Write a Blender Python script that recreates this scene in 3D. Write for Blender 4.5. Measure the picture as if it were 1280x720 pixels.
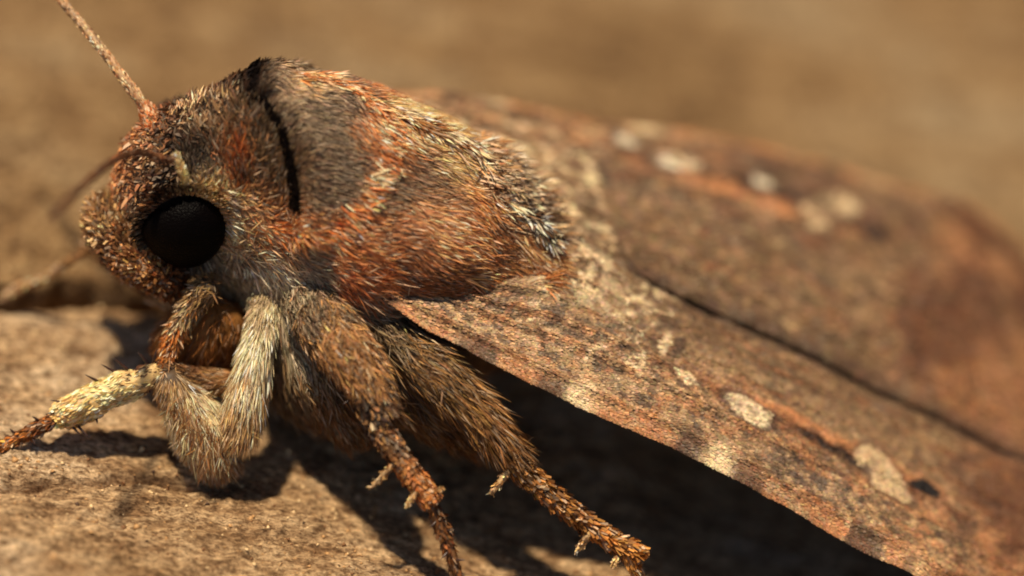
import bpy, math
import numpy as np
from mathutils import Vector, Matrix
from mathutils.bvhtree import BVHTree

for o in list(bpy.data.objects):
    bpy.data.objects.remove(o)
scene = bpy.context.scene
col = scene.collection
rng = np.random.default_rng(11)
U = 0.1                      # all measures below are millimetres; 1 Blender unit = 10 mm
scene.unit_settings.scale_length = 0.01

# ------------------------------------------------------------------ camera
CAM = np.array([-11.40772, -115.25429, 94.90532])
FWD = np.array([0.13286835, 0.77441163, -0.61857306])
RGT = np.array([0.98041982, -0.01117554, 0.19660135])
UPV = np.array([-0.14533748, 0.63258338, 0.76073338])
DIST, PXMM = 145.2752, 52.02877
cd = bpy.data.cameras.new('camera')
cam = bpy.data.objects.new('camera', cd)
col.objects.link(cam)
m = Matrix((RGT, UPV, -FWD)).transposed().to_4x4()
m.translation = Vector(CAM * U)
cam.matrix_world = m
cd.sensor_width = 36.0
cd.lens = 212.58
cd.clip_start, cd.clip_end = 0.5, 400
cd.dof.use_dof = True
cd.dof.focus_distance = (DIST + 0.0) * U
cd.dof.aperture_fstop = 0.225
scene.camera = cam

# ------------------------------------------------------------------ light
SUN_DIR = np.array([-0.32, 0.12, 0.94]); SUN_DIR /= np.linalg.norm(SUN_DIR)
w = bpy.data.worlds.new('World'); scene.world = w; w.use_nodes = True
nt = w.node_tree
sky = nt.nodes.new('ShaderNodeTexSky'); sky.sky_type = 'NISHITA'; sky.sun_disc = False
sky.sun_elevation = math.asin(SUN_DIR[2]); sky.sun_rotation = math.atan2(SUN_DIR[0], SUN_DIR[1])
bg = nt.nodes['Background']; bg.inputs["Strength"].default_value = 0.05
nt.links.new(sky.outputs['Color'], bg.inputs['Color'])
sd = bpy.data.lights.new('sun', 'SUN'); sd.energy = 4.8; sd.angle = math.radians(2.5); sd.color = (1.0, 0.86, 0.63)
sun = bpy.data.objects.new('sun', sd); col.objects.link(sun)
sun.rotation_euler = Vector(SUN_DIR).to_track_quat('Z', 'Y').to_euler()
scene.view_settings.view_transform = 'Standard'; scene.view_settings.look = 'None'
scene.view_settings.exposure = 0.36; scene.view_settings.gamma = 1.0
scene.view_settings.use_curve_mapping = False
scene.cycles.use_denoising = True
scene.cycles.max_bounces = 6
scene.cycles.filter_width = 1.9

# ------------------------------------------------------------------ helpers
def at(px, py, d=0.0):
    """point (mm) of the place that stands d mm behind the plane of the eye, as surveyed from the photograph"""
    return CAM + (FWD + ((px - 640) * RGT - (py - 360) * UPV) / (PXMM * DIST)) * (DIST + d)
def ray(px, py):
    v = FWD + ((px - 640) * RGT - (py - 360) * UPV) / (PXMM * DIST)
    return v / np.linalg.norm(v)
def lin(r, g, b, k=1.0):
    c = np.array([r, g, b]) / 255.0
    return np.where(c <= .04045, c / 12.92, ((c + .055) / 1.055) ** 2.4) * k
def unit(v):
    return v / np.maximum(np.linalg.norm(v, axis=-1, keepdims=True), 1e-9)

def _hash(i, j, k, seed):
    n = (i * 374761393 + j * 668265263 + k * 2147483647 + seed * 974634777).astype(np.int64) & 0xffffffff
    n = ((n ^ (n >> 13)) * 1274126177) & 0xffffffff
    n = ((n ^ (n >> 16)) * 2246822519) & 0xffffffff
    return ((n ^ (n >> 15)) & 0xffffff) / float(0xffffff)
def noise(p, seed=0):
    p = np.asarray(p, float)
    i = np.floor(p).astype(np.int64); f = p - i; f = f * f * (3 - 2 * f)
    r = 0
    for a in (0, 1):
        for b in (0, 1):
            for c in (0, 1):
                wgt = (f[..., 0] if a else 1 - f[..., 0]) * (f[..., 1] if b else 1 - f[..., 1]) * (f[..., 2] if c else 1 - f[..., 2])
                r = r + wgt * _hash(i[..., 0] + a, i[..., 1] + b, i[..., 2] + c, seed)
    return r * 2 - 1
def fbm(p, octaves=4, seed=0):
    r = 0; a = 1.0; p = np.asarray(p, float)
    for o in range(octaves):
        r = r + a * noise(p * 2.03 ** o, seed + o); a *= .5
    return r
def smooth(e0, e1, x):
    t = np.clip((x - e0) / (e1 - e0), 0, 1); return t * t * (3 - 2 * t)
def spline(knots, n):
    """Catmull-Rom through knots (rows), n samples, parameter by chord length"""
    K = np.asarray(knots, float)
    d = np.r_[0, np.cumsum(np.linalg.norm(np.diff(K[:, :3], axis=0), axis=1))]
    t = np.linspace(0, d[-1], n)
    return hermite(d, K, t)
def hermite(d, K, t):
    d = np.asarray(d, float); K = np.asarray(K, float)
    T = np.zeros_like(K)
    T[1:-1] = (K[2:] - K[:-2]) / (d[2:] - d[:-2])[:, None]
    T[0] = (K[1] - K[0]) / (d[1] - d[0]); T[-1] = (K[-1] - K[-2]) / (d[-1] - d[-2])
    i = np.clip(np.searchsorted(d, t, side='right') - 1, 0, len(d) - 2)
    h = d[i + 1] - d[i]; s = ((t - d[i]) / h)[:, None]; h = h[:, None]
    return ((2*s**3 - 3*s**2 + 1) * K[i] + (s**3 - 2*s**2 + s) * h * T[i]
            + (-2*s**3 + 3*s**2) * K[i + 1] + (s**3 - s**2) * h * T[i + 1])

def mesh_obj(name, V, quads=None, tris=None, colr=None, mat=None, parent=None, shade=True):
    V = np.asarray(V, np.float32) * U
    me = bpy.data.meshes.new(name)
    nq = 0 if quads is None else len(quads); ntr = 0 if tris is None else len(tris)
    loops = np.concatenate([np.asarray(quads, np.int32).ravel() if nq else np.zeros(0, np.int32),
                            np.asarray(tris, np.int32).ravel() if ntr else np.zeros(0, np.int32)])
    me.vertices.add(len(V)); me.vertices.foreach_set('co', V.ravel())
    me.loops.add(len(loops)); me.loops.foreach_set('vertex_index', loops)
    me.polygons.add(nq + ntr)
    starts = np.concatenate([np.arange(nq) * 4, nq * 4 + np.arange(ntr) * 3]).astype(np.int32)
    me.polygons.foreach_set('loop_start', starts)
    if shade:
        me.polygons.foreach_set('use_smooth', np.ones(nq + ntr, bool))
    me.update(calc_edges=True); me.validate()
    if colr is not None:
        a = me.attributes.new('tint', 'FLOAT_COLOR', 'POINT')
        rgba = np.ones((len(V), 4), np.float32); rgba[:, :3] = np.clip(colr, 0.002, 0.9)
        a.data.foreach_set('color', rgba.ravel())
    if mat: me.materials.append(mat)
    o = bpy.data.objects.new(name, me); col.objects.link(o)
    if parent: o.parent = parent
    return o

def grid_faces(nu, nv, wrap=False):
    i, j = np.meshgrid(np.arange(nu - 1), np.arange(nv if wrap else nv - 1), indexing='ij')
    j2 = (j + 1) % nv
    return np.stack([i * nv + j, i * nv + j2, (i + 1) * nv + j2, (i + 1) * nv + j], -1).reshape(-1, 4)

def tube(path, radii, nseg=40, nring=14, wob=0.0, seed=0):
    K = np.c_[np.asarray(path, float), np.asarray(radii, float)]
    S = spline(K, nseg); P = S[:, :3]; R = np.maximum(S[:, 3], .004)
    T = unit(np.gradient(P, axis=0))
    n0 = np.cross(T[0], [.3, .2, 1.0]); N = np.zeros_like(P); N[0] = unit(n0)
    for k in range(1, nseg):
        v = N[k - 1] - T[k] * (N[k - 1] @ T[k]); N[k] = v / np.linalg.norm(v)
    B = np.cross(T, N)
    th = np.linspace(0, 2 * np.pi, nring, endpoint=False)
    V = P[:, None] + R[:, None, None] * (np.cos(th)[None, :, None] * N[:, None] + np.sin(th)[None, :, None] * B[:, None])
    if wob:
        nn = noise(V.reshape(-1, 3) * 3.0, seed).reshape(nseg, nring)
        V = P[:, None] + (V - P[:, None]) * (1 + wob * nn[..., None])
    V = V.reshape(-1, 3); Q = grid_faces(nseg, nring, True)
    a = len(V); V = np.r_[V, P[:1] - T[:1] * R[0] * .5, P[-1:] + T[-1:] * R[-1] * .5]
    k = np.arange(nring); k2 = (k + 1) % nring; last = (nseg - 1) * nring
    Tr = np.r_[np.stack([np.full(nring, a), k2, k], 1), np.stack([np.full(nring, a + 1), last + k, last + k2], 1)]
    return V, Q, Tr, P, T

def ellipsoid(c, ax, nu=28, nv=40):
    """ax: 3x3 rows = semi-axes vectors"""
    th = np.linspace(0.02, np.pi - .02, nu); ph = np.linspace(0, 2 * np.pi, nv, endpoint=False)
    A, B = np.meshgrid(th, ph, indexing='ij')
    L = np.stack([np.cos(A), np.sin(A) * np.cos(B), np.sin(A) * np.sin(B)], -1).reshape(-1, 3)
    V = np.asarray(c) + L @ np.asarray(ax)
    Q = grid_faces(nu, nv, True); n = len(V)
    V = np.r_[V, [np.asarray(c) + np.asarray(ax)[0]], [np.asarray(c) - np.asarray(ax)[0]]]
    k = np.arange(nv); k2 = (k + 1) % nv; la = (nu - 1) * nv
    T = np.r_[np.stack([np.full(nv, n), k, k2], 1), np.stack([np.full(nv, n + 1), la + k2, la + k], 1)]
    return V, Q, T

def to_tris(Q, T=None):
    Q = np.asarray(Q); t = np.r_[Q[:, [0, 1, 2]], Q[:, [0, 2, 3]]]
    return t if T is None or not len(T) else np.r_[t, T]

def sample(V, F, n, centre=None, weight=None):
    """n random points on a triangle mesh with smooth normals (pointing away from centre when given)"""
    V = np.asarray(V, float)
    a, b, c = V[F[:, 0]], V[F[:, 1]], V[F[:, 2]]
    fn = np.cross(b - a, c - a); area = np.linalg.norm(fn, axis=1)
    vn = np.zeros_like(V)
    for k in range(3): np.add.at(vn, F[:, k], fn)
    vn = unit(vn)
    wgt = area.copy()
    if weight is not None: wgt = wgt * weight((a + b + c) / 3, unit(fn))
    idx = rng.choice(len(F), n, p=wgt / wgt.sum())
    r1 = np.sqrt(rng.random(n)); r2 = rng.random(n)
    w0, w1, w2 = (1 - r1)[:, None], (r1 * (1 - r2))[:, None], (r1 * r2)[:, None]
    P = w0 * a[idx] + w1 * b[idx] + w2 * c[idx]
    N = unit(w0 * vn[F[idx, 0]] + w1 * vn[F[idx, 1]] + w2 * vn[F[idx, 2]])
    return P, N

def blades(root, d, nrm, length, width, colr, bend=0.0, roll=0.6, tip=1.0, blunt=0.0):
    """flat hair-like scales: one tapering, bending ribbon each"""
    n = len(root); length = np.broadcast_to(length, n); width = np.broadcast_to(width, n); bend = np.broadcast_to(bend, n)
    side = unit(np.cross(d, nrm)); up = np.cross(side, d)
    a = rng.normal(0, roll, n)[:, None]
    side = side * np.cos(a) + up * np.sin(a)
    lev, wd = (np.array([0, .38, .74, 1.0]), np.array([.65, 1.0, .8, 0])) if blunt == 0.0 else (np.array([0, .55, 1.0]), np.array([.7, 1.0, blunt]))
    m_ = len(lev)
    V = np.zeros((n, 2 * m_, 3)); Cc = np.zeros((n, 2 * m_, 3))
    for k in range(m_):
        p = root + d * (length * lev[k])[:, None] + nrm * (length * bend * lev[k] ** 2)[:, None]
        h = side * (width * wd[k] * .5)[:, None]
        V[:, 2 * k] = p - h; V[:, 2 * k + 1] = p + h
        f = 1 + (tip - 1) * lev[k] ** 2
        Cc[:, 2 * k] = colr * f; Cc[:, 2 * k + 1] = colr * f
    T = None
    if blunt == 0.0:
        V = V[:, :7]; Cc = Cc[:, :7]
        o = (np.arange(n) * 7)[:, None]; T = o + np.array([4, 5, 6])
    else:
        o = (np.arange(n) * 6)[:, None]
    Q = np.concatenate([o + np.array([0, 1, 3, 2]), o + np.array([2, 3, 5, 4])])
    return V.reshape(-1, 3), Q, T, Cc.reshape(-1, 3)

# ------------------------------------------------------------------ materials
def new_mat(name):
    mt = bpy.data.materials.new(name); mt.use_nodes = True
    return mt, mt.node_tree.nodes, mt.node_tree.links, mt.node_tree.nodes['Principled BSDF']

def tint_mat(name, rough=.55, spec=.35, trans=0.18, sheen=0.0):
    mt, N, L, p = new_mat(name)
    a = N.new('ShaderNodeAttribute'); a.attribute_name = 'tint'
    no = N.new('ShaderNodeTexNoise'); no.inputs['Scale'].default_value = 90; no.inputs['Detail'].default_value = 2
    tc = N.new('ShaderNodeTexCoord'); L.new(tc.outputs['Object'], no.inputs['Vector'])
    mr = N.new('ShaderNodeMapRange'); mr.inputs['To Min'].default_value = .72; mr.inputs['To Max'].default_value = 1.28
    L.new(no.outputs['Fac'], mr.inputs['Value'])
    mx = N.new('ShaderNodeVectorMath'); mx.operation = 'SCALE'
    L.new(a.outputs['Color'], mx.inputs[0]); L.new(mr.outputs['Result'], mx.inputs['Scale'])
    L.new(mx.outputs['Vector'], p.inputs['Base Color'])
    p.inputs['Roughness'].default_value = rough; p.inputs['Specular IOR Level'].default_value = spec
    if sheen: p.inputs['Sheen Weight'].default_value = sheen
    if trans:
        t = N.new('ShaderNodeBsdfTranslucent'); L.new(mx.outputs['Vector'], t.inputs['Color'])
        ms = N.new('ShaderNodeMixShader'); ms.inputs[0].default_value = trans
        L.new(p.outputs[0], ms.inputs[1]); L.new(t.outputs[0], ms.inputs[2])
        L.new(ms.outputs[0], N['Material Output'].inputs['Surface'])
    return mt

def solid_mat(name, c, rough=.5, spec=.4, vary=.35, scale=40, bump=.2):
    mt, N, L, p = new_mat(name)
    tc = N.new('ShaderNodeTexCoord')
    no = N.new('ShaderNodeTexNoise'); no.inputs['Scale'].default_value = scale; no.inputs['Detail'].default_value = 4
    L.new(tc.outputs['Object'], no.inputs['Vector'])
    rp = N.new('ShaderNodeValToRGB')
    rp.color_ramp.elements[0].position = .3; rp.color_ramp.elements[1].position = .7
    rp.color_ramp.elements[0].color = (*[x * (1 - vary) for x in c], 1); rp.color_ramp.elements[1].color = (*[min(1, x * (1 + vary)) for x in c], 1)
    L.new(no.outputs['Fac'], rp.inputs[0]); L.new(rp.outputs[0], p.inputs['Base Color'])
    p.inputs['Roughness'].default_value = rough; p.inputs['Specular IOR Level'].default_value = spec
    b = N.new('ShaderNodeBump'); b.inputs['Strength'].default_value = bump; b.inputs['Distance'].default_value = .01
    L.new(no.outputs['Fac'], b.inputs['Height']); L.new(b.outputs[0], p.inputs['Normal'])
    return mt

M_FUR = tint_mat('fur', .55, .15, .18)
M_SCALE = tint_mat('wing_scale', .55, .35, .06)
M_SKIN = solid_mat('body_cuticle', (.075, .045, .025), .6, .3)
M_MEMB = solid_mat('wing_membrane', (.13, .075, .04), .7, .2)
M_CUT = solid_mat('leg_cuticle', (.16, .07, .025), .45, .4, .5, 60)
M_SPINE = solid_mat('spine_horn', (.045, .018, .012), .35, .5, .3, 60, .0)
M_SPUR = solid_mat('spur_horn', (.40, .25, .12), .65, .3, .5, 60, .3)
M_PALE = solid_mat('pale_cuticle', (.62, .40, .16), .55, .3, .3, 40)
M_AMBER = solid_mat('amber_membrane', (.20, .085, .022), .65, .2, .5, 10, .5)
M_ANT = solid_mat('antenna_horn', (.42, .25, .13), .5, .4, .45, 55, .2)
M_ANTD = solid_mat('antenna_horn_dark', (.17, .075, .03), .5, .4, .4, 55, .2)

def eye_material():
    mt, N, L, p = new_mat('compound_eye_black')
    tc = N.new('ShaderNodeTexCoord')
    v = N.new('ShaderNodeTexVoronoi'); v.inputs['Scale'].default_value = 220
    L.new(tc.outputs['Object'], v.inputs['Vector'])
    no = N.new('ShaderNodeTexNoise'); no.inputs['Scale'].default_value = 12
    L.new(tc.outputs['Object'], no.inputs['Vector'])
    rp = N.new('ShaderNodeValToRGB')
    rp.color_ramp.elements[0].color = (.0008, .0006, .0006, 1); rp.color_ramp.elements[1].color = (.003, .0016, .0015, 1)
    L.new(no.outputs['Fac'], rp.inputs[0]); L.new(rp.outputs[0], p.inputs['Base Color'])
    p.inputs['Roughness'].default_value = .42; p.inputs['Specular IOR Level'].default_value = .04
    b = N.new('ShaderNodeBump'); b.inputs['Strength'].default_value = .5; b.inputs['Distance'].default_value = .004; b.invert = True
    L.new(v.outputs['Distance'], b.inputs['Height']); L.new(b.outputs[0], p.inputs['Normal'])
    return mt
M_EYE = eye_material()

def ground_material():
    mt, N, L, p = new_mat('weathered_wood')
    tc = N.new('ShaderNodeTexCoord'); mp = N.new('ShaderNodeMapping')
    mp.inputs['Rotation'].default_value = (0, 0, math.radians(-14)); mp.inputs['Scale'].default_value = (.55, 1.25, 1)
    L.new(tc.outputs['Object'], mp.inputs['Vector'])
    def nz(scale, det, rough=.6):
        n = N.new('ShaderNodeTexNoise'); n.inputs['Scale'].default_value = scale; n.inputs['Detail'].default_value = det
        n.inputs['Roughness'].default_value = rough; L.new(mp.outputs[0], n.inputs['Vector']); return n
    n1 = nz(2.2, 5); n2 = nz(14, 6, .65); n3 = nz(75, 5, .75)
    def ramp(n, stops):
        r = N.new('ShaderNodeValToRGB'); e = r.color_ramp.elements
        e[0].position, e[0].color = stops[0][0], (*stops[0][1], 1); e[1].position, e[1].color = stops[-1][0], (*stops[-1][1], 1)
        for pos, c in stops[1:-1]:
            x = e.new(pos); x.color = (*c, 1)
        L.new(n.outputs['Fac'], r.inputs[0]); return r
    r1 = ramp(n1, [(.28, (.225, .122, .046)), (.5, (.345, .202, .088)), (.72, (.45, .315, .175))])
    r2 = ramp(n2, [(.36, (.55, .47, .40)), (.5, (1, .98, .95)), (.64, (1.28, 1.34, 1.40))])
    r3 = ramp(n3, [(.40, (.40, .34, .29)), (.5, (.95, .95, .95)), (.61, (1.6, 1.68, 1.75))])
    def mul(a, b):
        x = N.new('ShaderNodeMix'); x.data_type = 'RGBA'; x.blend_type = 'MULTIPLY'; x.inputs[0].default_value = 1
        L.new(a, x.inputs[6]); L.new(b, x.inputs[7]); return x.outputs[2]
    c = mul(mul(r1.outputs[0], r2.outputs[0]), r3.outputs[0])
    dp = N.new('ShaderNodeVectorMath'); dp.operation = 'DOT_PRODUCT'; dp.inputs[1].default_value = (-.243, .97, 0)
    L.new(tc.outputs['Object'], dp.inputs[0])
    mr = N.new('ShaderNodeMapRange'); mr.inputs['From Min'].default_value = .10; mr.inputs['From Max'].default_value = .17
    L.new(dp.outputs['Value'], mr.inputs['Value'])
    bd = N.new('ShaderNodeMix'); bd.data_type = 'RGBA'                    # two boards: the front one is paler and greyer
    bd.inputs[6].default_value = (1.55, 1.66, 2.0, 1); bd.inputs[7].default_value = (1, 1, 1, 1)
    L.new(mr.outputs[0], bd.inputs[0])
    sc = N.new('ShaderNodeVectorMath'); sc.operation = 'MULTIPLY'
    L.new(c, sc.inputs[0]); L.new(bd.outputs[2], sc.inputs[1])
    L.new(sc.outputs[0], p.inputs['Base Color'])
    p.inputs['Roughness'].default_value = .75; p.inputs['Specular IOR Level'].default_value = .25
    b1 = N.new('ShaderNodeBump'); b1.inputs['Strength'].default_value = 1.0; b1.inputs['Distance'].default_value = .022
    L.new(n3.outputs['Fac'], b1.inputs['Height'])
    b2 = N.new('ShaderNodeBump'); b2.inputs['Strength'].default_value = .6; b2.inputs['Distance'].default_value = .03
    L.new(n2.outputs['Fac'], b2.inputs['Height']); L.new(b1.outputs[0], b2.inputs['Normal']); L.new(b2.outputs[0], p.inputs['Normal'])
    return mt
M_GROUND = ground_material()
M_GRIT = tint_mat('grit', .6, .4, 0)

# ------------------------------------------------------------------ ground
GDIR = np.array([.97, .243]); GPER = np.array([-.243, .97])
def ground_z(x, y):
    a = x * GDIR[0] + y * GDIR[1]; b = x * GPER[0] + y * GPER[1]
    z = np.zeros_like(a)
    P = lambda sa, sb: np.stack([a / sa, b / sb, np.zeros_like(a)], -1)
    z += .20 * fbm(P(7, 4.5), 3, 3) + .07 * fbm(P(1.6, .9), 4, 9) + .06 * fbm(P(.34, .24), 3, 21) + .03 * fbm(P(.17, .13), 2, 27)
    z += .05 * np.abs(noise(P(.9, .22), 33))
    wav = .25 * noise(np.stack([a / 1.7, a * 0, a * 0], -1), 5) + .09 * noise(np.stack([a / .4, a * 0, a * 0], -1), 6)
    # long crack behind the head
    q = b - 1.42 - wav
    z -= 3.6 * np.exp(-np.abs(q / .26) ** 6) * smooth(7.0, .5, a) ** .7
    z += .42 * smooth(.16, .30, q) * smooth(9, 3, a)
    # narrow split in the foreground
    q = b + 5.08 - wav * .6
    z -= .42 * np.exp(-(q / .11) ** 2) * smooth(1.7, -.5, a)
    z -= .16 * smooth(.5, -.2, q) * smooth(4, -.5, a)
    # hollow under the moth
    z -= .9 * np.exp(-(((a - 9.5) / 6.0) ** 4 + ((b + 6.1) / 3.0) ** 2))
    # pit added beneath the rear of the wings to darken the shade there
    z -= 1.0 * smooth(10.8, 15.5, a) * np.exp(-((b + 6.5) / 4.2) ** 4) * smooth(30, 23, a)
    # small pits
    for (px, py, r, dp) in ((222, 697, .09, .22), (247, 679, .22, .09), (60, 640, .2, .07), (420, 668, .3, .08)):
        v = ray(px, py); g = CAM + v * ((-.5 - CAM[2]) / v[2])
        z -= dp * np.exp(-(((x - g[0]) / r) ** 2 + ((y - g[1]) / r) ** 2))
    return z - .52
def spaced(lo, f0, f1, hi, fine, grow):
    mid = np.arange(f0, f1, fine); r = [f1]; s = fine
    while r[-1] < hi: s = min(s * grow, 1.2); r.append(r[-1] + s)
    l = [f0 - fine]; s = fine
    while l[-1] > lo: s = min(s * grow, 1.2); l.append(l[-1] - s)
    return np.r_[l[::-1], mid, r]
gx = spaced(-34, -5.5, 12, 62, .055, 1.04); gy = spaced(-34, -9.5, 2.6, 62, .055, 1.04)
X, Y = np.meshgrid(gx, gy, indexing='ij')
Z = ground_z(X.ravel(), Y.ravel())
g = mesh_obj('ground', np.c_[X.ravel(), Y.ravel(), Z], grid_faces(len(gx), len(gy))[:, ::-1], None, None, M_GROUND)
g['kind'] = 'structure'; g['label'] = 'weathered tan brown wood surface with a dark crack'

def grit():
    n = 5200
    x = rng.uniform(-6, 13, n); y = rng.uniform(-9.5, 3, n)
    z = ground_z(x, y); s = rng.lognormal(-3.25, .5, n) * .9
    base = np.array([[1, 0, 0], [-.5, .8, 0], [-.5, -.8, 0], [0, 0, 1.0], [0.1, .1, -.8]])
    V = np.zeros((n, 5, 3))
    for k in range(5):
        j = base[k] * rng.uniform(.6, 1.4, (n, 3)); ang = 0
        V[:, k] = j * s[:, None]
    a = rng.uniform(0, 6.28, n); ca, sa = np.cos(a)[:, None], np.sin(a)[:, None]
    x2 = V[..., 0] * ca - V[..., 1] * sa; y2 = V[..., 0] * sa + V[..., 1] * ca
    V = np.stack([x2, y2, V[..., 2] * .7], -1) + np.stack([x, y, z], -1)[:, None]
    F = np.array([[0, 1, 3], [1, 2, 3], [2, 0, 3], [1, 0, 4], [2, 1, 4], [0, 2, 4]])
    T = (np.arange(n) * 5)[:, None, None] + F
    pal = np.array([lin(225, 190, 140), lin(180, 135, 85), lin(120, 80, 45), lin(70, 45, 28)])
    c = pal[rng.choice(4, n, p=[.25, .4, .25, .1])]
    o = mesh_obj('grit', V.reshape(-1, 3), None, T.reshape(-1, 3), np.repeat(c, 5, 0), M_GRIT, None, False)
    o['kind'] = 'stuff'; o['label'] = 'fine tan grit scattered over the wood surface'; o['category'] = 'grit'
grit()

# ------------------------------------------------------------------ the moth
moth = bpy.data.objects.new('moth', None); col.objects.link(moth)
moth['label'] = 'furry brown and orange moth with black eyes and folded mottled wings'; moth['category'] = 'moth'

#            x     y0   zc    a    top   bottom
SEC = np.array([
    (-1.75, .05, 4.35, .15, .2, .2),
    (-1.55, .05, 4.35, .75, 1.10, .8),
    (-1.05, .05, 4.40, 1.25, 1.85, 1.3),
    (-.30, .05, 4.45, 1.50, 2.40, 1.6),
    (.45, .05, 4.50, 1.58, 3.00, 2.1),
    (1.05, .05, 4.60, 1.75, 3.42, 2.9),
    (1.90, .05, 4.60, 2.10, 3.52, 3.7),
    (3.00, .05, 4.50, 2.60, 3.65, 3.9),
    (4.60, .0, 4.30, 2.95, 3.42, 4.1),
    (6.60, -.1, 3.90, 2.35, 3.20, 3.5),
    (8.30, -.15, 3.40, 1.45, 2.60, 2.4),
    (9.50, -.3, 2.90, 1.50, 1.60, 1.8),
    (11.5, -.4, 2.40, 1.70, 1.25, 1.6),
    (14.0, -.6, 1.90, 1.75, 1.05, 1.4),
    (17.0, -.8, 1.20, 1.35, .80, 1.0),
    (19.2, -1., .75, .75, .50, .6),
    (20.0, -1., .60, .10, .10, .1)])
COLLAR = None
def collar_coord(P):
    return P[..., 0] - np.interp(P[..., 2], COLLAR[0], COLLAR[1])
def body_mesh(nx=120, nt=72):
    xs = np.linspace(0, 1, nx)
    d = np.r_[0, np.cumsum(np.hypot(np.diff(SEC[:, 0]), .6 * np.diff(SEC[:, 4])))]
    S = hermite(d, SEC, xs * d[-1])
    th = np.linspace(0, 2 * np.pi, nt, endpoint=False)
    c, s = np.cos(th), np.sin(th)
    x = S[:, 0:1] + 0 * c
    sq = smooth(1.8, 3.2, x) * smooth(9.5, 7.5, x)                       # the breast is deep and full
    cb = np.sign(c) * np.abs(c) ** (1 - .45 * sq); sb = np.sign(s) * np.abs(s) ** (1 - .3 * sq)
    low = s < 0
    y = S[:, 1:2] + np.abs(S[:, 3:4]) * np.where(low, cb, c) * (1 - .16 * np.maximum(s, 0) ** 2)
    z = S[:, 2:3] + np.where(low, S[:, 5:6] * sb, S[:, 4:5] * s)
    V = np.stack([x, y, z], -1)
    if COLLAR is not None:
        # the collar stands up like a ruff, with a notch in front of it
        cc = collar_coord(V)
        out = unit(V - np.stack([x, S[:, 1:2] + 0 * y, S[:, 2:3] + 0 * y], -1))
        upper = smooth(4.6, 5.6, z)
        V = V + out * (upper * (.22 * np.exp(-((cc - .34) / .40) ** 2) - .16 * np.exp(-((cc + .10) / .13) ** 2)))[..., None]
    V = V.reshape(-1, 3); Q = grid_faces(nx, nt, True)[:, ::-1]
    return V, Q
BV, BQ = body_mesh()
_b = BVHTree.FromPolygons([Vector(v) for v in BV], [tuple(int(i) for i in f) for f in BQ])
_c = []
for q in ((306, 96), (318, 108), (333, 130), (350, 160), (363, 195), (370, 230), (371, 262)):
    r_ = _b.ray_cast(Vector(CAM), Vector(ray(*q)))
    if r_[0] is not None: _c.append((r_[0].z, r_[0].x))
_c = np.array(sorted(_c)); COLLAR = (np.r_[_c[:, 0], 9.0], np.r_[_c[:, 1], _c[-1, 1] - .12])
BV, BQ = body_mesh()
body = mesh_obj('body', BV, BQ, None, None, M_SKIN, moth)
BF = to_tris(BQ)
bc = BV.mean(0)

# shoulder flaps over the wing roots
def mirror(P):
    P = np.array(P, float); P[..., 1] = -P[..., 1]; return P
tc_ = at(545, 294, .42)
ax1 = at(704, 366, .92) - at(395, 302, -.15)
ax1 = ax1 / np.linalg.norm(ax1) * 3.05
nrm_ = unit(np.array([-.05, -.72, .62])); ax2 = unit(np.cross(nrm_, ax1)); ax3 = np.cross(unit(ax1), ax2)
TEG = ellipsoid(tc_, np.array([ax1, ax2 * 1.62, ax3 * 1.05]))
def taper_teg(V):
    q = (V - tc_) @ unit(ax1) / 3.05
    k = 1 - .32 * np.clip(q, 0, 1) ** 1.5
    k3 = 1 - .85 * smooth(.0, .9, q)
    along = ((V - tc_) @ unit(ax1))[:, None] * unit(ax1)
    off = V - tc_ - along; up_ = unit(ax3)
    th_ = (off @ up_)[:, None] * up_
    return tc_ + along + (off - th_) * k[:, None] + th_ * k3[:, None]
TV = taper_teg(TEG[0])
TF = to_tris(TEG[1], TEG[2])
FAROFF = np.array([-.3, -.25, -.75])
teg_near = mesh_obj('tegula', TV, TEG[1], TEG[2], None, M_SKIN, moth)
teg_far = mesh_obj('tegula', mirror(TV) + FAROFF, TEG[1][:, ::-1], TEG[2][:, ::-1], None, M_SKIN, moth)

# ---- fur colour and lie, taken from places on the real animal
allV = np.r_[BV, TV]; allF = np.r_[BF, TF + len(BV)]
bvh = BVHTree.FromPolygons([Vector(v) for v in allV], [tuple(int(i) for i in f) for f in allF])
def hit(px, py, d=0.0):
    v = ray(px, py)
    r = bvh.ray_cast(Vector(CAM), Vector(v))
    return np.array(r[0]) if r[0] is not None else at(px, py, d)
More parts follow.
